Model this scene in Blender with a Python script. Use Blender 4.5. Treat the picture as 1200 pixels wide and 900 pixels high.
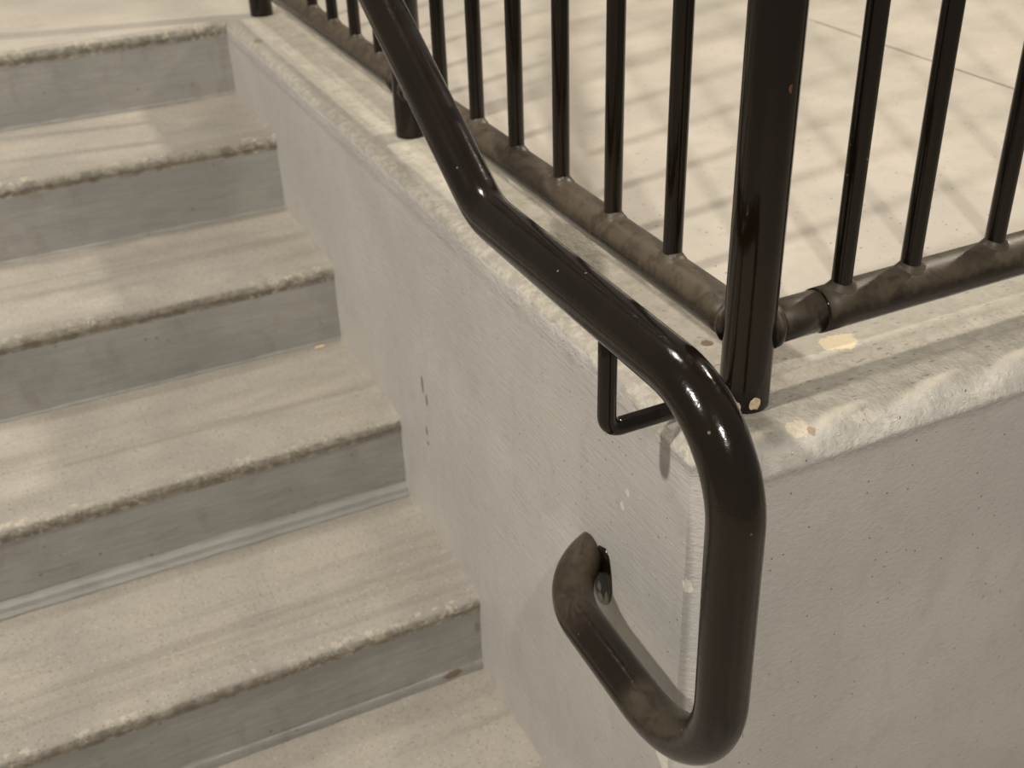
import bpy, bmesh, math, random
from mathutils import Vector, Matrix, noise

for o in list(bpy.data.objects): bpy.data.objects.remove(o)
S = bpy.context.scene
COL = S.collection
R = math.radians

# ------------------------------------------------------------------ camera
cam_d = bpy.data.cameras.new('camera'); cam = bpy.data.objects.new('camera', cam_d); COL.objects.link(cam)
RX = (0.90096351, -0.43282828, -0.03040444)      # right
DN = (-0.24983768, -0.46021051, -0.85193158)     # down
FW = (0.35474764, 0.77515544, -0.52276969)       # forward
m = Matrix(((RX[0], -DN[0], -FW[0], -0.49892), (RX[1], -DN[1], -FW[1], -2.46028),
            (RX[2], -DN[2], -FW[2], 0.58953), (0, 0, 0, 1)))
cam.matrix_world = m
cam_d.sensor_width = 36.0
cam_d.lens = 1347.42 * 36 / 1200
cam_d.clip_start = 0.02
cam_d.dof.use_dof = True
cam_d.dof.focus_distance = 0.98
cam_d.dof.aperture_fstop = 9.0
S.camera = cam

# ------------------------------------------------------------------ world, lamps, exposure
w = bpy.data.worlds.new('world'); S.world = w; w.use_nodes = True
bg = w.node_tree.nodes['Background']
bg.inputs['Color'].default_value = (1.0, 0.945, 0.86, 1)
bg.inputs['Strength'].default_value = 0.18

def lamp(name, target, travel, dist, power, size, color, size_y=None):
    """An area lamp `dist` metres up-beam of target, shining along `travel`."""
    t = Vector(travel).normalized()
    d = bpy.data.lights.new(name, 'AREA')
    d.shape = 'DISK' if size_y is None else 'RECTANGLE'
    d.size = size
    if size_y: d.size_y = size_y
    d.energy = power; d.color = color
    o = bpy.data.objects.new(name, d); COL.objects.link(o)
    o.location = Vector(target) - t * dist
    o.rotation_euler = t.to_track_quat('-Z', 'Y').to_euler()
    return o
lamp('ceiling_lamp', (0, -1.3, -.1), (.97, .16, -1.12), 4.2, 92, .20, (1.0, .95, .88))
lamp('ceiling_lamp', (.3, -1.3, 0), (.33, .94, -.95), 4.6, 74, .11, (1.0, .95, .88))
lamp('ceiling_lamp', (-.4, -.6, -.2), (-1, .03, -.86), 5.0, 105, .20, (1.0, .91, .76))
lamp('ceiling_lamp', (0, -1.2, 0), (.03, -.42, -1), 3.5, 26, .40, (1.0, .94, .86))

vs = S.view_settings
vs.view_transform = 'Standard'; vs.look = 'None'; vs.gamma = 1; vs.use_curve_mapping = False
vs.exposure = 0.36

# ------------------------------------------------------------------ materials
def srgb(r, g, b):
    f = lambda c: ((c / 255 + .055) / 1.055) ** 2.4 if c > 10 else c / 255 / 12.92
    return (f(r), f(g), f(b), 1)

class NT:
    def __init__(s, name):
        s.m = bpy.data.materials.new(name); s.m.use_nodes = True
        s.t = s.m.node_tree; s.b = s.t.nodes['Principled BSDF']
        s.dim = '3D'
        s.geo = s.n('ShaderNodeNewGeometry'); s.P = s.geo.outputs['Position']
    def n(s, typ, **k):
        x = s.t.nodes.new(typ)
        for a, v in k.items(): setattr(x, a, v)
        return x
    def link(s, a, b): s.t.links.new(a, b)
    def val(s, sock, v):
        if hasattr(v, 'is_linked') or isinstance(v, bpy.types.NodeSocket): s.link(v, sock)
        else: sock.default_value = v
    def math(s, op, a, b=0.0, c=None, clamp=False):
        x = s.n('ShaderNodeMath', operation=op, use_clamp=clamp)
        s.val(x.inputs[0], a); s.val(x.inputs[1], b)
        if c is not None: s.val(x.inputs[2], c)
        return x.outputs[0]
    def scaled(s, v, sc):
        x = s.n('ShaderNodeVectorMath', operation='MULTIPLY'); s.val(x.inputs[0], v); x.inputs[1].default_value = sc
        return x.outputs[0]
    def noise(s, scale, detail=4, rough=.55, stretch=None, vec=None, dist=0.0):
        v = vec or s.P
        if stretch: v = s.scaled(v, stretch)
        x = s.n('ShaderNodeTexNoise'); s.link(v, x.inputs['Vector'])
        x.inputs['Scale'].default_value = scale; x.inputs['Detail'].default_value = detail
        x.inputs['Roughness'].default_value = rough; x.inputs['Distortion'].default_value = dist
        return x.outputs['Fac']
    def vor(s, scale, stretch=None, out='Distance', rand=1.0):
        v = s.scaled(s.P, stretch) if stretch else s.P
        x = s.n('ShaderNodeTexVoronoi'); x.voronoi_dimensions = s.dim; s.link(v, x.inputs['Vector']); x.inputs['Scale'].default_value = scale
        x.inputs['Randomness'].default_value = rand
        return x
    def ramp(s, f, lo, hi, a=0.0, b=1.0):
        x = s.n('ShaderNodeMapRange', interpolation_type='SMOOTHSTEP'); s.link(f, x.inputs['Value'])
        x.inputs['From Min'].default_value = lo; x.inputs['From Max'].default_value = hi
        x.inputs['To Min'].default_value = a; x.inputs['To Max'].default_value = b
        return x.outputs['Result']
    def mix(s, f, a, b):
        x = s.n('ShaderNodeMix', data_type='RGBA'); s.val(x.inputs['Factor'], f)
        s.val(x.inputs['A'], a); s.val(x.inputs['B'], b)
        return x.outputs['Result']
    def planar(s, mode):
        """position projected on the surface: 'wall' = run along the wall x height, 'top' = plan"""
        sp = s.n('ShaderNodeSeparateXYZ'); s.link(s.P, sp.inputs[0]); c = s.n('ShaderNodeCombineXYZ')
        if mode == 'wall':
            s.link(s.math('SUBTRACT', sp.outputs[0], sp.outputs[1]), c.inputs[0]); s.link(sp.outputs[2], c.inputs[1])
        elif mode == 'riser': s.link(sp.outputs[0], c.inputs[0]); s.link(sp.outputs[2], c.inputs[1])
        else: s.link(sp.outputs[0], c.inputs[0]); s.link(sp.outputs[1], c.inputs[1])
        return c.outputs[0]
    def flecks(s, vec, scale, radius, density, stretch=(1, 1, 1)):
        keepP, s.P, s.dim = s.P, vec, '2D'
        r = s.specks(scale, radius, density, stretch); s.P, s.dim = keepP, '3D'
        return r
    def specks(s, scale, radius, density, stretch=None):
        """mask of sparse dots: voronoi cells, of which a fraction `density` carry a dot"""
        v = s.vor(scale, stretch)
        near = s.ramp(v.outputs['Distance'], radius, radius * .45)
        sep = s.n('ShaderNodeSeparateColor'); s.link(v.outputs['Color'], sep.inputs[0])
        keep = s.math('LESS_THAN', sep.outputs[0], density)
        return s.math('MULTIPLY', near, keep)
    def spot(s, pos, r, squash=(1, 1, 1), ns=60.0, amt=.7):
        """irregular stain round a fixed place"""
        d = s.n('ShaderNodeVectorMath', operation='SUBTRACT'); s.link(s.P, d.inputs[0]); d.inputs[1].default_value = pos
        d2 = s.scaled(d.outputs[0], squash)
        l = s.n('ShaderNodeVectorMath', operation='LENGTH'); s.link(d2, l.inputs[0])
        nn = s.noise(ns, 4, .6)
        k = s.math('ADD', l.outputs['Value'], s.math('MULTIPLY', s.math('SUBTRACT', nn, .5), r * amt * 2))
        return s.ramp(k, r * 1.05, r * .9)
    def bump(s, h, strength, dist, prev=None):
        x = s.n('ShaderNodeBump'); x.inputs['Strength'].default_value = strength; x.inputs['Distance'].default_value = dist
        s.link(h, x.inputs['Height'])
        if prev: s.link(prev, x.inputs['Normal'])
        return x.outputs['Normal']
    def done(s, col, rough, nrm=None, spec=.4):
        s.val(s.b.inputs['Base Color'], col); s.val(s.b.inputs['Roughness'], rough)
        s.b.inputs['Specular IOR Level'].default_value = spec
        if nrm: s.link(nrm, s.b.inputs['Normal'])
        return s.m

def wall_mat():
    """grey painted concrete; drags of the float run along the wall; worn light at the top edge"""
    k = NT('painted_wall_concrete')
    sep = k.n('ShaderNodeSeparateXYZ'); k.link(k.P, sep.inputs[0]); X, Y, Z = sep.outputs
    base = k.mix(k.ramp(k.noise(3.5, 5), .35, .68), srgb(184, 180, 174), srgb(195, 191, 183))
    base = k.mix(k.math('MULTIPLY', k.ramp(k.noise(26, 5, .65, (1, 1, .7)), .5, .7), .35), base, srgb(172, 168, 160))
    fine = k.noise(420, 3, .7)
    base = k.mix(k.math('MULTIPLY', k.ramp(fine, .5, .72), .16), base, srgb(140, 135, 124))
    # top of the kerb : bare, beige, worn
    TP, WP = k.planar('top'), k.planar('wall')
    top = k.ramp(Z, -.010, -.002)
    beige = k.mix(k.ramp(k.noise(14, 5, .65), .35, .7), srgb(172, 165, 153), srgb(190, 182, 168))
    beige = k.mix(k.math('MULTIPLY', k.flecks(TP, 120, .20, .12, (.8, 1.3, 1)), .65), beige, srgb(92, 82, 68))
    beige = k.mix(k.math('MULTIPLY', k.flecks(TP, 62, .15, .14, (.5, 1.5, 1)), .7), beige, srgb(70, 62, 50))
    beige = k.mix(k.math('MULTIPLY', k.ramp(k.noise(32, 6, .7, dist=.5), .48, .64), .55), beige, srgb(148, 141, 128))
    beige = k.mix(k.math('MULTIPLY', k.flecks(TP, 90, .20, .10, (.5, 1.4, 1)), .7), beige, srgb(84, 76, 64))
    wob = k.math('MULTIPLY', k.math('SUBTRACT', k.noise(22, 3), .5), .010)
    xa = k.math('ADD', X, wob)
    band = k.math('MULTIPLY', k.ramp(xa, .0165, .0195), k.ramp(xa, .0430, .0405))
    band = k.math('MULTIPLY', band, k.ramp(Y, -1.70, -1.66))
    # grey patches round the post feet
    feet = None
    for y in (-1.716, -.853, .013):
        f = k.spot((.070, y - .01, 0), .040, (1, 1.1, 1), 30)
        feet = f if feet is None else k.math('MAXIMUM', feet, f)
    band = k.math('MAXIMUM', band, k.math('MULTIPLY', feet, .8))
    # greyer strip between float line and rail on the front kerb
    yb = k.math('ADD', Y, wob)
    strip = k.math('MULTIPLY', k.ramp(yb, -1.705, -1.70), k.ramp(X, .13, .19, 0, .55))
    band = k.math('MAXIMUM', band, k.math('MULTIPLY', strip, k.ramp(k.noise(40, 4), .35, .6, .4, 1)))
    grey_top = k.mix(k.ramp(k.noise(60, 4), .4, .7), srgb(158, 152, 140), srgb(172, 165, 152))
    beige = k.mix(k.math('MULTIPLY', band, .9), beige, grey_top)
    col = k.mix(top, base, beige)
    # bright worn arris
    zlim = k.ramp(Y, -1.72, -1.60, -.016, 0.0)
    arr = k.math('MULTIPLY', k.ramp(k.math('SUBTRACT', k.math('ADD', Z, k.math('MULTIPLY', k.math('SUBTRACT', k.noise(45, 4, .7), .5), .012)), zlim), -.012, -.008),
                 k.ramp(k.math('ADD', X, 0.0), .025, .012, .45, 1))
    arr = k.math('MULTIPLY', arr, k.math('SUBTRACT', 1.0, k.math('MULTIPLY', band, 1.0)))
    col = k.mix(k.math('MULTIPLY', arr, .75), col, k.mix(k.ramp(k.noise(70, 5, .7), .4, .62), srgb(152, 145, 132), srgb(184, 176, 159)))
    # float drags and paint specks
    drag = k.math('MAXIMUM', k.math('MAXIMUM', k.flecks(WP, 34, .13, .13, (.9, 6, 1)), k.flecks(WP, 62, .13, .12, (.9, 5, 1))), k.flecks(WP, 110, .17, .08, (1, 2, 1)))
    ntop = k.math('SUBTRACT', 1.0, top)
    drag = k.math('MULTIPLY', drag, ntop)
    col = k.mix(k.math('MULTIPLY', drag, k.math('SUBTRACT', .62, k.math('MULTIPLY', top, .62))), col, srgb(226, 221, 210))
    dots = k.math('MULTIPLY', k.flecks(WP, 80, .10, .06), ntop)
    col = k.mix(k.math('MULTIPLY', dots, .8), col, srgb(222, 214, 200))
    pits = k.math('MULTIPLY', k.flecks(WP, 75, .09, .06), ntop)
    col = k.mix(k.math('MULTIPLY', pits, .75), col, srgb(74, 66, 56))
    # individual marks
    for p, r, sq, c in (((0, -1.042, -.323), .012, (1, 2.4, .8), (112, 104, 94)), ((0, -1.055, -.345), .008, (1, 1.6, .9), (104, 97, 88)),
                     ((0, -1.044, -.408), .007, (1, 2, .8), (100, 94, 84)), ((0, -1.046, -.43), .004, (1, 1, 1), (100, 92, 84)),
                     ((.232, -1.672, 0), .018, (.8, 1.2, 1), (216, 200, 166)),
                     ((.100, -1.776, 0), .013, (1, 1.2, 1), (208, 195, 172)), ((.112, -1.784, -.003), .006, (1, 1, 1), (150, 130, 106)),
                     ((.113, -1.609, 0), .006, (1, .8, 1), (112, 86, 66)),
                     ((.172, -1.786, -.005), .008, (.5, 1, 1), (198, 189, 172)), ((0, -1.646, -.128), .0035, (1, 1, .8), (226, 220, 206)), ((0, -1.636, -.152), .004, (1, 1, .7), (228, 222, 208)),
                     ((.02, -.19, 0), .010, (1, .6, 1), (138, 128, 112)), ((.004, -1.756, -.168), .0055, (1, 1, .55), (235, 228, 212)),
                     ((.0, -1.735, -.436), .012, (1, 1, .9), (232, 226, 212))):
        col = k.mix(k.math('MULTIPLY', k.spot(p, r, sq, 120), .85), col, srgb(*c))
    n = k.bump(k.noise(60, 5, .65, (2.0, .35, 3.0)), .40, .004)
    n = k.bump(drag, .7, .0012, n)
    n = k.bump(k.noise(300, 4, .7), .22, .001, n)
    n = k.bump(k.math('SUBTRACT', dots, pits), .8, .0012, n)
    n = k.bump(k.math('MULTIPLY', k.noise(85, 4, .6, dist=.8), k.ramp(Z, -.04, -.025)), .55, .005, n)
    rgh = k.ramp(k.noise(30, 4), .3, .7, .55, .7)
    return k.done(col, rgh, n, .35)

def tread_mat(name, riser=False, nose=False):
    k = NT(name)
    if riser:
        lay = k.noise(7, 4, .6, (.5, 1, 5), dist=.6)
        a = k.mix(k.ramp(k.noise(5, 5, .6), .35, .68), srgb(135, 133, 128), srgb(149, 146, 139))
        a = k.mix(k.math('MULTIPLY', k.ramp(k.noise(22, 5, .65, (1, 1, .5)), .5, .72), .45), a, srgb(126, 118, 108))
        a = k.mix(k.math('MULTIPLY', k.specks(55, .2, .12), .6), a, srgb(96, 86, 76))
        a = k.mix(k.math('MULTIPLY', k.spot((-.053, -1.22, -.748), .011, (.7, 1, 1.5), 90), .9), a, srgb(112, 94, 76))
        a = k.mix(k.math('MULTIPLY', k.spot((-.006, -1.22, -.669), .008, (1.5, 1, .7), 90), .8), a, srgb(126, 112, 96))
        n = k.bump(lay, .18, .008)
        n = k.bump(k.noise(30, 5, .6, (.5, 1, 1.6)), .4, .005, n)
        n = k.bump(k.noise(260, 3, .7), .2, .001, n)
        return k.done(a, .55, n, .35)
    a = k.mix(k.ramp(k.noise(4, 5, .6), .35, .68), srgb(150, 144, 134), srgb(168, 160, 147))
    a = k.mix(k.math('MULTIPLY', k.ramp(k.noise(9, 5, .6, (.35, 1.6, 1)), .48, .72), .5), a, srgb(136, 129, 118))
    a = k.mix(k.math('MULTIPLY', k.ramp(k.noise(9, 4, .6, (.07, 1.9, .3)), .50, .66), .42), a, srgb(122, 114, 102))  # dark bands along the treads: soft shadow and dirt put into the colour
    a = k.mix(k.math('MULTIPLY', k.ramp(k.noise(160, 4, .75), .48, .7), .45), a, srgb(122, 114, 103))
    TP = k.planar('top')
    a = k.mix(k.math('MULTIPLY', k.flecks(TP, 130, .17, .16), .7), a, srgb(84, 77, 68))
    a = k.mix(k.math('MULTIPLY', k.flecks(TP, 70, .13, .10), .65), a, srgb(92, 83, 73))
    a = k.mix(k.math('MULTIPLY', k.flecks(TP, 100, .16, .10), .7), a, srgb(200, 192, 176))
    if nose:
        sn = k.n('ShaderNodeSeparateXYZ'); k.link(k.geo.outputs['Normal'], sn.inputs[0])
        lip = k.ramp(k.math('ADD', sn.outputs[2], k.math('MULTIPLY', k.math('SUBTRACT', k.noise(70, 4, .7), .5), .9)), .55, .25)
        a = k.mix(lip, a, k.mix(k.ramp(k.noise(50, 4, .7), .4, .6), srgb(124, 118, 107), srgb(152, 146, 134)))
        a = k.mix(k.math('MULTIPLY', k.math('MULTIPLY', k.ramp(k.noise(75, 5, .75), .50, .60), k.ramp(k.noise(9, 3), .40, .60)), .65), a, srgb(194, 185, 165))
    n = k.bump(k.noise(45, 5, .65), .3, .003)
    n = k.bump(k.noise(320, 4, .7), .3 if not nose else .5, .0012, n)
    if nose: n = k.bump(k.noise(120, 5, .75), .55, .004, n)
    return k.done(a, .68, n, .3)

def floor_mat():
    k = NT('worn_slab_concrete')
    a = k.mix(k.ramp(k.noise(5, 5, .6), .35, .68), srgb(170, 162, 150), srgb(183, 174, 160))
    a = k.mix(k.math('MULTIPLY', k.ramp(k.noise(24, 5, .65), .52, .75), .35), a, srgb(148, 140, 129))
    a = k.mix(k.math('MULTIPLY', k.flecks(k.planar('top'), 80, .13, .12), .6), a, srgb(104, 94, 82))
    a = k.mix(k.math('MULTIPLY', k.flecks(k.planar('top'), 45, .09, .07), .8), a, srgb(84, 74, 62))
    sx = k.n('ShaderNodeSeparateXYZ'); k.link(k.P, sx.inputs[0])
    jt = k.ramp(k.math('ABSOLUTE', k.math('SUBTRACT', k.math('ADD', sx.outputs[0], k.math('MULTIPLY', k.math('SUBTRACT', k.noise(30, 3), .5), .004)), 1.01)), .0032, .0015)
    jt = k.math('MULTIPLY', jt, k.ramp(k.noise(9, 3), .35, .5, .35, 1))
    a = k.mix(k.math('MULTIPLY', jt, .8), a, srgb(84, 72, 60))
    n = k.bump(k.noise(40, 5, .65), .25, .003)
    n = k.bump(k.noise(300, 4, .7), .25, .001, n)
    return k.done(a, .6, n, .35)

def paint_mat(name, dust=0.0, low_only=False):
    """thick glossy dark-brown enamel; dust lies on faces that look up"""
    k = NT(name)
    a = k.mix(k.ramp(k.noise(9, 3), .35, .7), srgb(20, 13, 6), srgb(25, 17, 9))
    a = k.mix(k.math('MULTIPLY', k.specks(75, .12, .10), .8), a, srgb(128, 112, 92))
    rg = .15
    n = k.bump(k.noise(60, 3, .5), .10, .002)
    if dust:
        sn = k.n('ShaderNodeSeparateXYZ'); k.link(k.geo.outputs['Normal'], sn.inputs[0])
        up = k.ramp(k.math('ADD', sn.outputs[2], k.math('MULTIPLY', k.math('SUBTRACT', k.noise(55, 4, .7), .5), .8)), -.15, .55)
        patch = k.ramp(k.noise(34, 5, .7, dist=.7), .36, .60, .55, 1.0)
        f = k.math('MULTIPLY', up, patch)
        if low_only:
            sp = k.n('ShaderNodeSeparateXYZ'); k.link(k.P, sp.inputs[0])
            f = k.math('MULTIPLY', f, k.ramp(sp.outputs[2], -.19, -.215))
            ends = k.math('MAXIMUM', k.ramp(sp.outputs[1], -1.70, -1.64, .12, 1.0), k.ramp(sp.outputs[1], -1.765, -1.79, .12, 1.0))
            f = k.math('MULTIPLY', f, ends)
        f = k.math('MULTIPLY', f, dust)
        a = k.mix(f, a, srgb(88, 77, 62))
        rg = k.ramp(f, 0, .7, .15, .5)
        n = k.bump(k.noise(110, 4, .6), .22, .0015, n)
    return k.done(a, rg, n, .42)

def plain(name, c, rough=.6):
    k = NT(name)
    a = k.mix(k.ramp(k.noise(160, 4, .6), .4, .65), srgb(*c), srgb(*[int(v * .88) for v in c]))
    return k.done(a, rough, k.bump(k.noise(300, 3), .3, .0008), .3)

M_WALL, M_FLOOR = wall_mat(), floor_mat()
M_TREAD, M_RISER, M_NOSE = tread_mat('worn_tread_concrete'), tread_mat('painted_riser_concrete', riser=True), tread_mat('chipped_nosing_concrete', nose=True)
M_PAINT, M_DUSTY, M_HAND = paint_mat('brown_enamel'), paint_mat('dusty_brown_enamel', .8), paint_mat('handrail_enamel', .5, True)
M_SC0 = plain('grey_filler', (150, 142, 128))
M_CREAM = plain('bare_primer', (214, 196, 158))
M_WHITE = plain('pale_filler', (216, 208, 194))

# ------------------------------------------------------------------ mesh helpers
def link(name, verts, faces, mats, parent=None, smooth=True, fm=None):
    me = bpy.data.meshes.new(name); me.from_pydata([tuple(v) for v in verts], [], faces)
    for mm in (mats if isinstance(mats, (list, tuple)) else [mats]): me.materials.append(mm)
    if fm: me.polygons.foreach_set('material_index', fm)
    bm = bmesh.new(); bm.from_mesh(me); bmesh.ops.recalc_face_normals(bm, faces=bm.faces); bm.to_mesh(me); bm.free()
    if smooth: me.polygons.foreach_set('use_smooth', [True] * len(me.polygons))
    me.update()
    o = bpy.data.objects.new(name, me); COL.objects.link(o)
    if parent: o.parent = parent
    return o
def empty(name, label, cat, loc=(0, 0, 0), group=None):
    o = bpy.data.objects.new(name, None); COL.objects.link(o); o.location = loc
    o.empty_display_size = .05
    o['label'] = label; o['category'] = cat
    if group: o['group'] = group
    return o
def keep(o, root):           # parent while leaving world-space vertices where they are
    o.parent = root; o.matrix_parent_inverse = Matrix.Translation(-Vector(root.location))
    return o
def sweep(path, r, seg=28, cap=True):
    """tube along a polyline with parallel-transported frames; r may be a list"""
    P = [Vector(p) for p in path]; n = len(P); V = []; F = []
    T = [(P[min(i + 1, n - 1)] - P[max(i - 1, 0)]).normalized() for i in range(n)]
    up = Vector((1, 0, 0)) if abs(T[0].x) < .9 else Vector((0, 1, 0))
    N = (up - T[0] * up.dot(T[0])).normalized()
    for i in range(n):
        if i:
            N = (N - T[i] * N.dot(T[i])).normalized()
        B = T[i].cross(N); rr = r[i] if isinstance(r, (list, tuple)) else r
        for k in range(seg):
            a = 2 * math.pi * k / seg
            V.append(P[i] + (N * math.cos(a) + B * math.sin(a)) * rr)
    for i in range(n - 1):
        for k in range(seg):
            a, b = i * seg + k, i * seg + (k + 1) % seg
            F.append((a, b, b + seg, a + seg))
    if cap: F.append(tuple(range(seg))[::-1]); F.append(tuple(range((n - 1) * seg, n * seg)))
    return V, F
def fillet(pts, radii, step=.006):
    """polyline with rounded corners and evenly short straight pieces"""
    pts = [Vector(p) for p in pts]; out = [pts[0]]
    for i in range(1, len(pts) - 1):
        a, b, c = pts[i - 1], pts[i], pts[i + 1]
        u, v = (a - b).normalized(), (c - b).normalized()
        ang = u.angle(v); r = radii[i - 1]; d = r / math.tan(ang / 2)
        s, e = b + u * d, b + v * d
        cen = b + (u + v).normalized() * (r / math.sin(ang / 2))
        x, y = (s - cen), (e - cen); tot = x.angle(y)
        nn = max(6, int(tot * r / step))
        ax = x.cross(y).normalized()
        for j in range(nn + 1):
            out.append(cen + Matrix.Rotation(tot * j / nn, 3, ax) @ x)
    out.append(pts[-1])
    res = [out[0]]
    for p in out[1:]:
        q = res[-1]; L = (p - q).length
        if L < 1e-5: continue
        for j in range(1, max(1, int(L / .03)) + 1):
            res.append(q.lerp(p, j / max(1, int(L / .03))))
    return res
def fbm(p, s, o=3):
    v = 0; a = 1
    for i in range(o):
        v += a * noise.noise(Vector(p) * s); s *= 2.1; a *= .5
    return v

# ------------------------------------------------------------------ setting: kerb-topped wall that turns the corner
RISE, RUN, NST = .152, .305, 5
YB = -1.80                      # face of the front wall
ZF = -RISE * NST                # lower floor
def wall_profile(kind):
    # (inward offset from the face, height)
    if kind == 'A':
        pr = [(.19, 0), (.15, 0), (.09, 0), (.06, 0), (.045, 0), (.036, -.0002), (.028, -.0003), (.021, -.0004), (.015, -.0008), (.010, -.0016), (.006, -.0032),
              (.003, -.0058), (.001, -.009), (0, -.013), (0, -.016)]
    else:
        pr = [(.19, 0), (.12, 0), (.105, .0002), (.1005, .0018), (.097, -.0004), (.085, -.0004), (.07, -.0010), (.056, -.0020), (.042, -.0022), (.032, -.0022), (.022, -.0045), (.012, -.010),
              (.005, -.017), (.0005, -.0235), (-.0012, -.0265), (0, -.0295)]
    z = pr[-1][1]; rows = pr[:]
    for k in range(1, 9): rows.append((0, z - .006 * k))
    z = rows[-1][1]
    for k in range(1, 21): rows.append((0, z + (ZF - .02 - z) * (k / 20) ** 1.3))
    return rows
def chamfer(o): return max(.002, .045 - o * .45)
def build_wall(part):
    pa, pb = wall_profile('A'), wall_profile('B'); nr = len(pa)
    if part == 'A': us = [i / 300 for i in range(301)]
    elif part == 'C': us = [i / 12 for i in range(13)]
    else: us = [(i / 330) ** 1.5 for i in range(331)]
    V = []; F = []
    for u in us:
        for j in range(nr):
            if part == 'A': wgt = max(0, min(1, (u * 1.75 - 1.62) / .13))
            else: wgt = 1.0
            wgt = wgt * wgt * (3 - 2 * wgt)
            o = pa[j][0] * (1 - wgt) + pb[j][0] * wgt; z = pa[j][1] * (1 - wgt) + pb[j][1] * wgt
            c = chamfer(o)
            if part == 'A':
                x, y = o, (YB + o + c) * u; nx, ny = -1, 0
            elif part == 'C':
                x, y = o + c * u, YB + o + c * (1 - u); nx, ny = -.707, -.707
            else:
                x, y = o + c + (3.0 - o - c) * u, YB + o; nx, ny = 0, -1
            # lumps: strong on the nose near the corner and along the front, faint on the faces
            nose_w = math.exp(-((o - .008) / .022) ** 2) * math.exp(-((z + .012) / .03) ** 2)
            edge = 1 if o < .14 else 0
            ny_prox = math.exp(-max(0, (-1.5 - y) * -1) / .12) if part == 'A' else 1.0
            amp = edge * (.0006 + nose_w * (.0007 * ny_prox + .0004))
            d = fbm((x, y, z), 60, 3) * amp + fbm((x + 7, y, z), 140, 2) * amp * .4
            V.append((x + nx * d * .8, y + ny * d * .8, z + (d * .8 if z > -.03 else 0)))
    n = len(us)
    for i in range(n - 1):
        for j in range(nr - 1):
            a = i * nr + j; F.append((a, a + 1, a + nr + 1, a + nr))
    return V, F
va, fa = build_wall('A')
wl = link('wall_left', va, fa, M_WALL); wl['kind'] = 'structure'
vc, fc = build_wall('C'); vb, fb = build_wall('B')
k0 = len(vc); vv = vc + vb; ff = fc + [tuple(i + k0 for i in f) for f in fb]
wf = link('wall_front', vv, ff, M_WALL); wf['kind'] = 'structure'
for o_ in (wl, wf):
    bm = bmesh.new(); bm.from_mesh(o_.data); bmesh.ops.remove_doubles(bm, verts=bm.verts, dist=1e-5)
    bmesh.ops.recalc_face_normals(bm, faces=bm.faces); 
    # open shells: make sure they face the stairs / the viewer
    f0 = max(bm.faces, key=lambda f: f.calc_area()); want = Vector((-1, 0, 0)) if o_ is wl else Vector((0, -1, 0))
    if f0.normal.dot(want) < 0: bmesh.ops.reverse_faces(bm, faces=bm.faces)
    bm.to_mesh(o_.data); bm.free()

def box(V, F, a, b):
    i = len(V)
    for z in (a[2], b[2]):
        for x, y in ((a[0], a[1]), (b[0], a[1]), (b[0], b[1]), (a[0], b[1])): V.append((x, y, z))
    F += [(i, i + 3, i + 2, i + 1), (i + 4, i + 5, i + 6, i + 7)] + [(i + k, i + (k + 1) % 4, i + 4 + (k + 1) % 4, i + 4 + k) for k in range(4)]
V = []; F = []
box(V, F, (.19, -1.61, -.2), (1.0090, 7, 0)); box(V, F, (1.0110, -1.61, -.2), (6, 7, 0)); box(V, F, (.9, -1.61, -.2), (1.2, 7, -.004))
box(V, F, (-2.2, .305, -.2), (.19, 7, 0)); box(V, F, (0, .0, -.2), (.19, .305, 0))
fl = link('floor', V, F, M_FLOOR, smooth=False); fl['kind'] = 'structure'
V = []; F = []
box(V, F, (-2.2, -5, ZF - .1), (0.0, -RUN * (NST - 1) + .0, ZF)); box(V, F, (0, -5, ZF - .1), (6, YB, ZF))
fl2 = link('floor_lower', V, F, M_TREAD, smooth=False); fl2['kind'] = 'structure'

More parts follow.
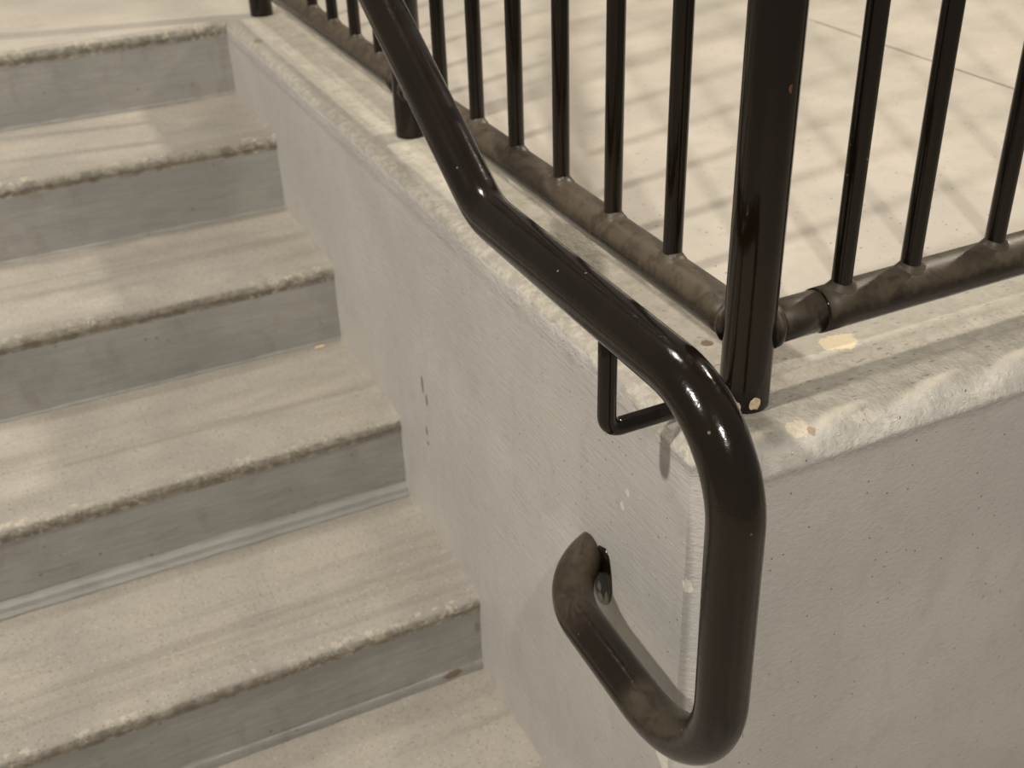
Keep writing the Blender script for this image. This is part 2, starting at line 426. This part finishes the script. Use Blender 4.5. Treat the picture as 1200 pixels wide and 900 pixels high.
# ------------------------------------------------------------------ the stairs: every step a part
st = empty('concrete_staircase', 'worn grey concrete stairs climbing beside the painted kerb wall', 'stairs', (-1.1, 0, ZF))
random.seed(4)
for k in range(NST):
    y0, zt = -RUN * k, -RISE * k
    lip = .004
    pr = [(0, -RISE)]
    if k == 3: pr += [(-.0200, -RISE), (-.0196, -RISE + .0040), (-.0180, -RISE + .0050), (-.0125, -RISE + .0052), (-.0115, -RISE + .0056), (-.0095, -RISE + .0130), (-.0080, -RISE + .0140), (-.0020, -RISE + .0160), (0, -RISE + .0200)]
    elif k == 4: pr += [(-.003, -RISE), (-.0028, -RISE + .010), (-.002, -RISE + .016), (0, -RISE + .020)]
    else: pr += [(-.003, -RISE), (-.0025, -RISE + .003), (-.0005, -RISE + .004), (0, -RISE + .006)]
    nb = len(pr)
    pr += [(0, -RISE + .022), (0, -RISE + .026), (0, -.10), (0, -.06), (0, -.040), (0, -.034), (0, -.030), (-.0003, -.024), (-lip * .8, -.020)]
    n0 = len(pr) - 2
    pr += [(-lip - .0008, -.015), (-lip - .0006, -.011), (-lip, -.0065), (-lip + .002, -.0028), (.0015, -.0008), (.009, 0)]
    n1 = len(pr) - 1
    pr += [(.03, 0), (.08, 0), (.16, 0), (.24, 0), (.29, 0), (RUN, 0)]
    xs = []
    x = 0.0
    while x > -1.2: xs.append(x); x -= .004 if x > -.012 else .007
    while x > -2.2: xs.append(x); x -= .05
    xs.append(-2.2)
    V = []; F = []; fm = []; n = len(pr)
    for xi, x in enumerate(xs):
        for j, (py, pz) in enumerate(pr):
            Y, Z = y0 + py, zt + pz
            wn = math.exp(-((py - .003) / .012) ** 2) * math.exp(-((pz + .006) / .012) ** 2)
            d = fbm((x, k * 3.1, 0), 24, 3) * .0012 + fbm((x, Y + k, Z), 130, 3) * .0013
            chip = max(0, fbm((x, k * 5.7, 2), 11, 3) - .42) * .018
            Y += -d * wn + chip * wn; Z += (d * .8 - chip) * wn
            if nb <= j <= n0: Y += fbm((x, Y, Z), 9, 2) * .0012
            if j < nb - 1 and j > 0: Y -= fbm((x, k, 5), 20, 3) * .0012; Z += fbm((x, k, 8 + j * .1), 30, 3) * .0008
            if j > n1 and j < n - 1: Z += fbm((x, Y, 0), 8, 2) * .0008
            if x > -.0045 and j > n1 and k: Z += .0035 * (1 + x / .0045)
            V.append((x, Y, Z))
    for i in range(len(xs) - 1):
        for j in range(n - 1):
            a = i * n + j; F.append((a, a + 1, a + n + 1, a + n)); fm.append(1 if j < n0 - 1 else (2 if j < n1 else 0))
    s = link('step', V, F, [M_FLOOR if k == 0 else M_TREAD, M_RISER, M_NOSE], fm=fm)
    s.data.polygons.foreach_set('use_smooth', [not (n0 - 1 > (i % (n - 1)) and (i % (n - 1)) < nb) for i in range(len(s.data.polygons))])
    s.location = (0, 0, 0); keep(s, st)

# ------------------------------------------------------------------ guardrail on the kerb
RXX, RYY, RZC = .0824, -1.716, .0757     # bottom rail axis
gr = empty('guardrail', 'dark brown painted steel guardrail with round balusters standing on the kerb', 'railing', (RXX, RYY, 0))
PR, BR, LR, TOPZ = .0238, .0098, .0212, 1.02
def post(x, y, full=True):
    zs = [0, .004, .012, .03, .08, .2, .5, TOPZ]
    V, F = sweep([(x, y, z - .001) for z in zs], PR, 40)
    o = link('post', V, F, M_PAINT); keep(o, gr); return o
p0 = post(RXX, RYY); p1 = post(RXX, -.853); p2 = post(RXX, .013); post(1.30, RYY)
def rail(name, a, b, r, mat, z):
    a = Vector((a[0], a[1], z)); b = Vector((b[0], b[1], z)); L = (b - a).length; n = max(2, int(L / .02))
    V, F = sweep([a.lerp(b, i / n) for i in range(n + 1)], r, 36)
    # slight unevenness of many coats of paint
    V = [v + Vector((fbm(v, 60, 2), fbm(v + Vector((3, 0, 0)), 60, 2), fbm(v + Vector((0, 3, 0)), 60, 2))) * .00025 for v in V]
    o = link(name, V, F, mat); keep(o, gr); return o
r1 = rail('bottom_rail', (RXX, RYY + .018), (RXX, -.853 - .018), LR, M_DUSTY, RZC)
r2 = rail('bottom_rail', (RXX, -.853 + .018), (RXX, .013 - .018), LR, M_DUSTY, RZC)
stub = rail('rail_sleeve', (RXX + .018, RYY), (.158, RYY), LR - .0008, M_DUSTY, RZC)
r3 = rail('bottom_rail', (.1586, RYY), (1.30 - .02, RYY), LR + .0008, M_DUSTY, RZC)
V, F = sweep([(.1565, RYY, RZC), (.1572, RYY, RZC), (.1586, RYY, RZC), (.1592, RYY, RZC)], [LR - .002, LR + .0006, LR + .0006, LR - .001], 36)
keep(link('seam', V, F, M_PAINT), stub).parent = stub
bpy.data.objects['seam'].matrix_parent_inverse = Matrix.Identity(4)
bpy.data.objects['seam'].matrix_parent_inverse = stub.matrix_basis.inverted()
for a, b in (((RXX, RYY), (RXX, .013)), ((RXX, RYY), (1.30, RYY))): rail('top_rail', a, b, LR, M_PAINT, TOPZ)

def collar(p, d, r0, seed):
    V, F = sweep([Vector(p) + Vector(d) * t for t in (-.004, .001, .003, .006)], [r0 + .0022, r0 + .0018, r0 + .0009, r0 - .0006], 30)
    V = [v + Vector((0, 0, 1)) * 0 + (v - Vector(p)).normalized() * .0010 * noise.noise(v * 120 + Vector((seed, 0, 0))) for v in V]
    keep(link('weld', V, F, M_DUSTY), gr)
collar((RXX, RYY + PR - .002, RZC), (0, 1, 0), LR, 1); collar((RXX + PR - .002, RYY, RZC), (1, 0, 0), LR, 2)
collar((RXX, -.853 - PR + .002, RZC), (0, -1, 0), LR, 3); collar((RXX, -.853 + PR - .002, RZC), (0, 1, 0), LR, 4)
bal_me = None
ys = [-1.584, -1.466, -1.3475, -1.229, -1.111, -.990, -.741, -.623, -.504, -.386, -.268, -.150]
xsb = [.184, .267, .3745, .48, .585, .69, .795, .90, 1.005, 1.11, 1.21]
def weld_mesh(seed, along):
    V = []; F = []; ns, nr = 22, 6
    for i in range(ns):
        a = 2 * math.pi * i / ns
        for j in range(nr):
            t = j / (nr - 1)
            rr = BR - .001 + .0075 * t ** 1.2 * (1 + .22 * noise.noise(Vector((math.cos(a) * 1.6, math.sin(a) * 1.6, seed * 3.7))))
            x, y = rr * math.cos(a), rr * math.sin(a)
            q = x if along == 'y' else y
            surf = math.sqrt(max(0, (LR + .0006) ** 2 - q * q)) - LR
            z = surf + .0065 * (1 - t) ** 1.8 + .0006 * noise.noise(Vector((x, y, seed)) * 300) - (.0015 if j == nr - 1 else 0)
            V.append((x, y, z))
    for i in range(ns):
        for j in range(nr - 1):
            a, b = i * nr + j, ((i + 1) % ns) * nr + j
            F.append((a, a + 1, b + 1, b))
    me = bpy.data.meshes.new('weld'); me.from_pydata(V, [], F); me.materials.append(M_DUSTY)
    bm = bmesh.new(); bm.from_mesh(me); bmesh.ops.recalc_face_normals(bm, faces=bm.faces)
    if sum(f.normal.z for f in bm.faces) < 0: bmesh.ops.reverse_faces(bm, faces=bm.faces)
    bm.to_mesh(me); bm.free(); me.polygons.foreach_set('use_smooth', [True] * len(me.polygons))
    return me
wm = {('y', s): weld_mesh(s, 'y') for s in range(4)}; wm.update({('x', s): weld_mesh(s + 9, 'x') for s in range(4)})
V, F = sweep([(0, 0, z) for z in (-.010, 0, .02, .2, .5, TOPZ - RZC - LR)], BR, 24)
bo = link('baluster', V, F, M_PAINT); bal_me = bo.data; bpy.data.objects.remove(bo)
for i, (x, y, al) in enumerate([(RXX, y, 'y') for y in ys] + [(x, RYY, 'x') for x in xsb]):
    b = bpy.data.objects.new('baluster', bal_me); COL.objects.link(b)
    b.parent = gr; b.location = (x - RXX, y - RYY, RZC + LR)
    wd = bpy.data.objects.new('weld', wm[(al, i % 4)]); COL.objects.link(wd); wd.parent = b

# bare-metal chips at the foot of the corner post: curved flakes hugging the tube
def flake_on_post(cx, cy, ang, z, w_, h_, mat, seed, lab):
    V = [(0, 0, 0)]; F = []; n = 18; r = PR + .0004
    for i in range(n):
        a = 2 * math.pi * i / n; k = 1 + .35 * noise.noise(Vector((math.cos(a), math.sin(a), seed)) * 1.8)
        da, dz = w_ * k * math.cos(a) / PR, h_ * k * math.sin(a)
        V.append((cx + r * math.cos(ang + da), cy + r * math.sin(ang + da), max(.0002, z + dz)))
    V[0] = (cx + (r + .0003) * math.cos(ang), cy + (r + .0003) * math.sin(ang), z)
    F = [(0, i + 1, (i + 1) % n + 1) for i in range(n)]
    o = link('paint_chip', V, F, mat); o['label'] = lab
    o.parent = p0
    return o
flake_on_post(RXX, RYY, R(-102), .0095, .0060, .0070, M_CREAM, 2, 'cream patch of bare primer at the foot of the post')
flake_on_post(RXX, RYY, R(-148), .004, .0060, .009, M_WHITE, 5, 'pale chipped edge at the foot of the post')
flake_on_post(RXX, RYY, R(-88), .305, .0018, .004, plain('scuffed_brown', (92, 66, 48)), 7, 'small brown scuff high on the post')

# ------------------------------------------------------------------ handrail
XH, ZT, YS, YV, ZBT = -.0643, .1274, -1.4617, -1.9066, -.2782
hr = empty('handrail', 'glossy dark brown tubular handrail looping down and back to the stair wall', 'handrail', (XH, YV, ZBT))
sl = .587
pts = [(XH, .30, ZT + sl * (-.10 - YS)), (XH, -.10, ZT + sl * (-.10 - YS)), (XH, YS, ZT), (XH, YV, ZT), (-.0595, YV, ZBT), (-.062, -1.5621, -.2609), (.0600, -1.5621, -.2609)]
path = fillet(pts, [.12, .0957, .0945, .1218, .1047], .006)
V, F = sweep(path, .0230, 40)
pipe = link('rail_pipe', V, F, M_HAND); keep(pipe, hr)
bp = fillet([(XH, -1.712, ZT - .01), (XH, -1.712, .0096), (RXX - PR + .003, -1.712, .0096)], [.014], .003)
V, F = sweep(bp, .0087, 24)
br = link('bracket', V, F, M_PAINT); keep(br, hr)
for yb_ in (-.853, .013):
    zz = min(ZT + sl * (yb_ - YS), ZT + sl * (-.10 - YS)) - .010
    V, F = sweep(fillet([(XH, yb_, zz), (XH, yb_, zz - .095), (RXX - PR + .003, yb_, zz - .095)], [.014], .003), .0087, 24)
    keep(link('bracket', V, F, M_PAINT), hr)
# smear of thick paint on the wall under the end of the loop, with flecks of bare filler in it
def wall_patch(name, pts, mat, lift, parent):
    V = [(-.0006 - lift * .5, y, z) for y, z in pts]; c = (sum(p[0] for p in pts) / len(pts), sum(p[1] for p in pts) / len(pts))
    inner = [(-.0006 - lift, c[0] + (y - c[0]) * .75, c[1] + (z - c[1]) * .75) for y, z in pts]; n = len(V)
    V += [(.001, y, z) for y, z in pts]
    V += inner; V.append((-.0008 - lift, *c))
    F = []
    for k in range(n):
        l = (k + 1) % n
        F += [(k, l, n + l, n + k), (k, l, 2 * n + l, 2 * n + k), (2 * n + k, 2 * n + l, 3 * n)]
    o = link(name, V, F, mat); keep(o, parent); return o
sm = wall_patch('paint_smear', [(-1.580, -.256), (-1.590, -.238), (-1.604, -.2330), (-1.6125, -.2420), (-1.6175, -.262), (-1.6200, -.2840), (-1.6165, -.2995), (-1.609, -.3110), (-1.6000, -.3170), (-1.591, -.318),
        (-1.582, -.312), (-1.576, -.300), (-1.578, -.28)], M_PAINT, .0012, hr)
for cy_, cz_, a_, b_ in ((-1.5935, -.2945, .0042, .0075), (-1.5965, -.3075, .0052, .0060), (-1.6100, -.2990, .0038, .0095)):
    ps = [(cy_ + a_ * math.cos(t * math.pi / 7) * (1 + .2 * math.sin(3 * t)), cz_ + b_ * math.sin(t * math.pi / 7) * (1 + .15 * math.cos(2 * t))) for t in range(14)]
    o = wall_patch('bare_fleck', ps, M_SC0, .0022, hr); o['label'] = 'pale fleck where the paint smear has come away'
# paint scuffs on the tube, small raised flecks
def scuff(p, d, n_, L, W, mat, seed, lab=None):
    p, d, n_ = Vector(p), Vector(d).normalized(), Vector(n_).normalized(); s_ = d.cross(n_)
    axis_r = .0231; V = []; F = []; N = 12
    V.append(p + n_ * .0003)
    for i in range(N):
        a = 2 * math.pi * i / N; k = 1 + .4 * noise.noise(Vector((math.cos(a), math.sin(a), seed)) * 2)
        u, v = L * k * math.cos(a), W * k * math.sin(a)
        # wrap across the vertical tube
        q = p + d * u + s_ * v
        c = Vector((XH, YV, q.z)); e = (q - c).normalized() * (axis_r + .0001)
        V.append(c + e)
    V[0] = Vector((XH, YV, p.z)) + (p - Vector((XH, YV, p.z))).normalized() * (axis_r + .0003)
    o = link('scuff', V, [(0, i + 1, (i + 1) % N + 1) for i in range(N)], mat); keep(o, hr)
    if lab: o['label'] = lab
def on_v(ang, z): return (XH + .0232 * math.cos(R(ang)), YV + .0232 * math.sin(R(ang)), z)
M_SC = plain('grey_scuff', (96, 86, 74), .4)
for ang, z, L, W, dd in ((-38, -.165, .0065, .0013, (.6, .35, .8)), (-32, -.192, .0035, .0013, (0, 0, 1)), (-34, .006, .0035, .0014, (0, 0, 1)), (-38, .022, .0018, .0018, (0, 0, 1))):
    p = on_v(ang, z); scuff(p, dd, (math.cos(R(ang)), math.sin(R(ang)), 0), L, W, M_SC, z * 50)

# ------------------------------------------------------------------ loose crumb on the third step
V = []; F = []
for sx in range(7):
    for sy in range(4):
        x = -.0085 + .017 * sx / 6; y = -.004 + .008 * sy / 3
        V.append((x + .001 * noise.noise(Vector((x, y, 1)) * 300), y + .001 * noise.noise(Vector((x, y, 4)) * 300), .0022 + .0012 * noise.noise(Vector((x, y, 0)) * 150)))
nt = len(V)
V += [(v[0] * 1.05, v[1] * 1.05, 0) for v in V]
for sx in range(6):
    for sy in range(3):
        a = sx * 4 + sy; F.append((a, a + 4, a + 5, a + 1)); F.append((a + nt, a + 1 + nt, a + 5 + nt, a + 4 + nt))
ring = [(i, 0) for i in range(7)] + [(6, j) for j in range(1, 4)] + [(i, 3) for i in range(5, -1, -1)] + [(0, j) for j in (2, 1)]
ids = [a * 4 + b for a, b in ring]
for i in range(len(ids)):
    a, b = ids[i], ids[(i + 1) % len(ids)]; F.append((a, b, b + nt, a + nt))
cr = link('paint_flake', V, F, M_CREAM); cr.location = (-.046, -.6225, -RISE * 3 + .0005); cr.rotation_euler = (0, 0, R(6))
cr['label'] = 'small cream paint flake lying at the back of a tread'; cr['category'] = 'flake'
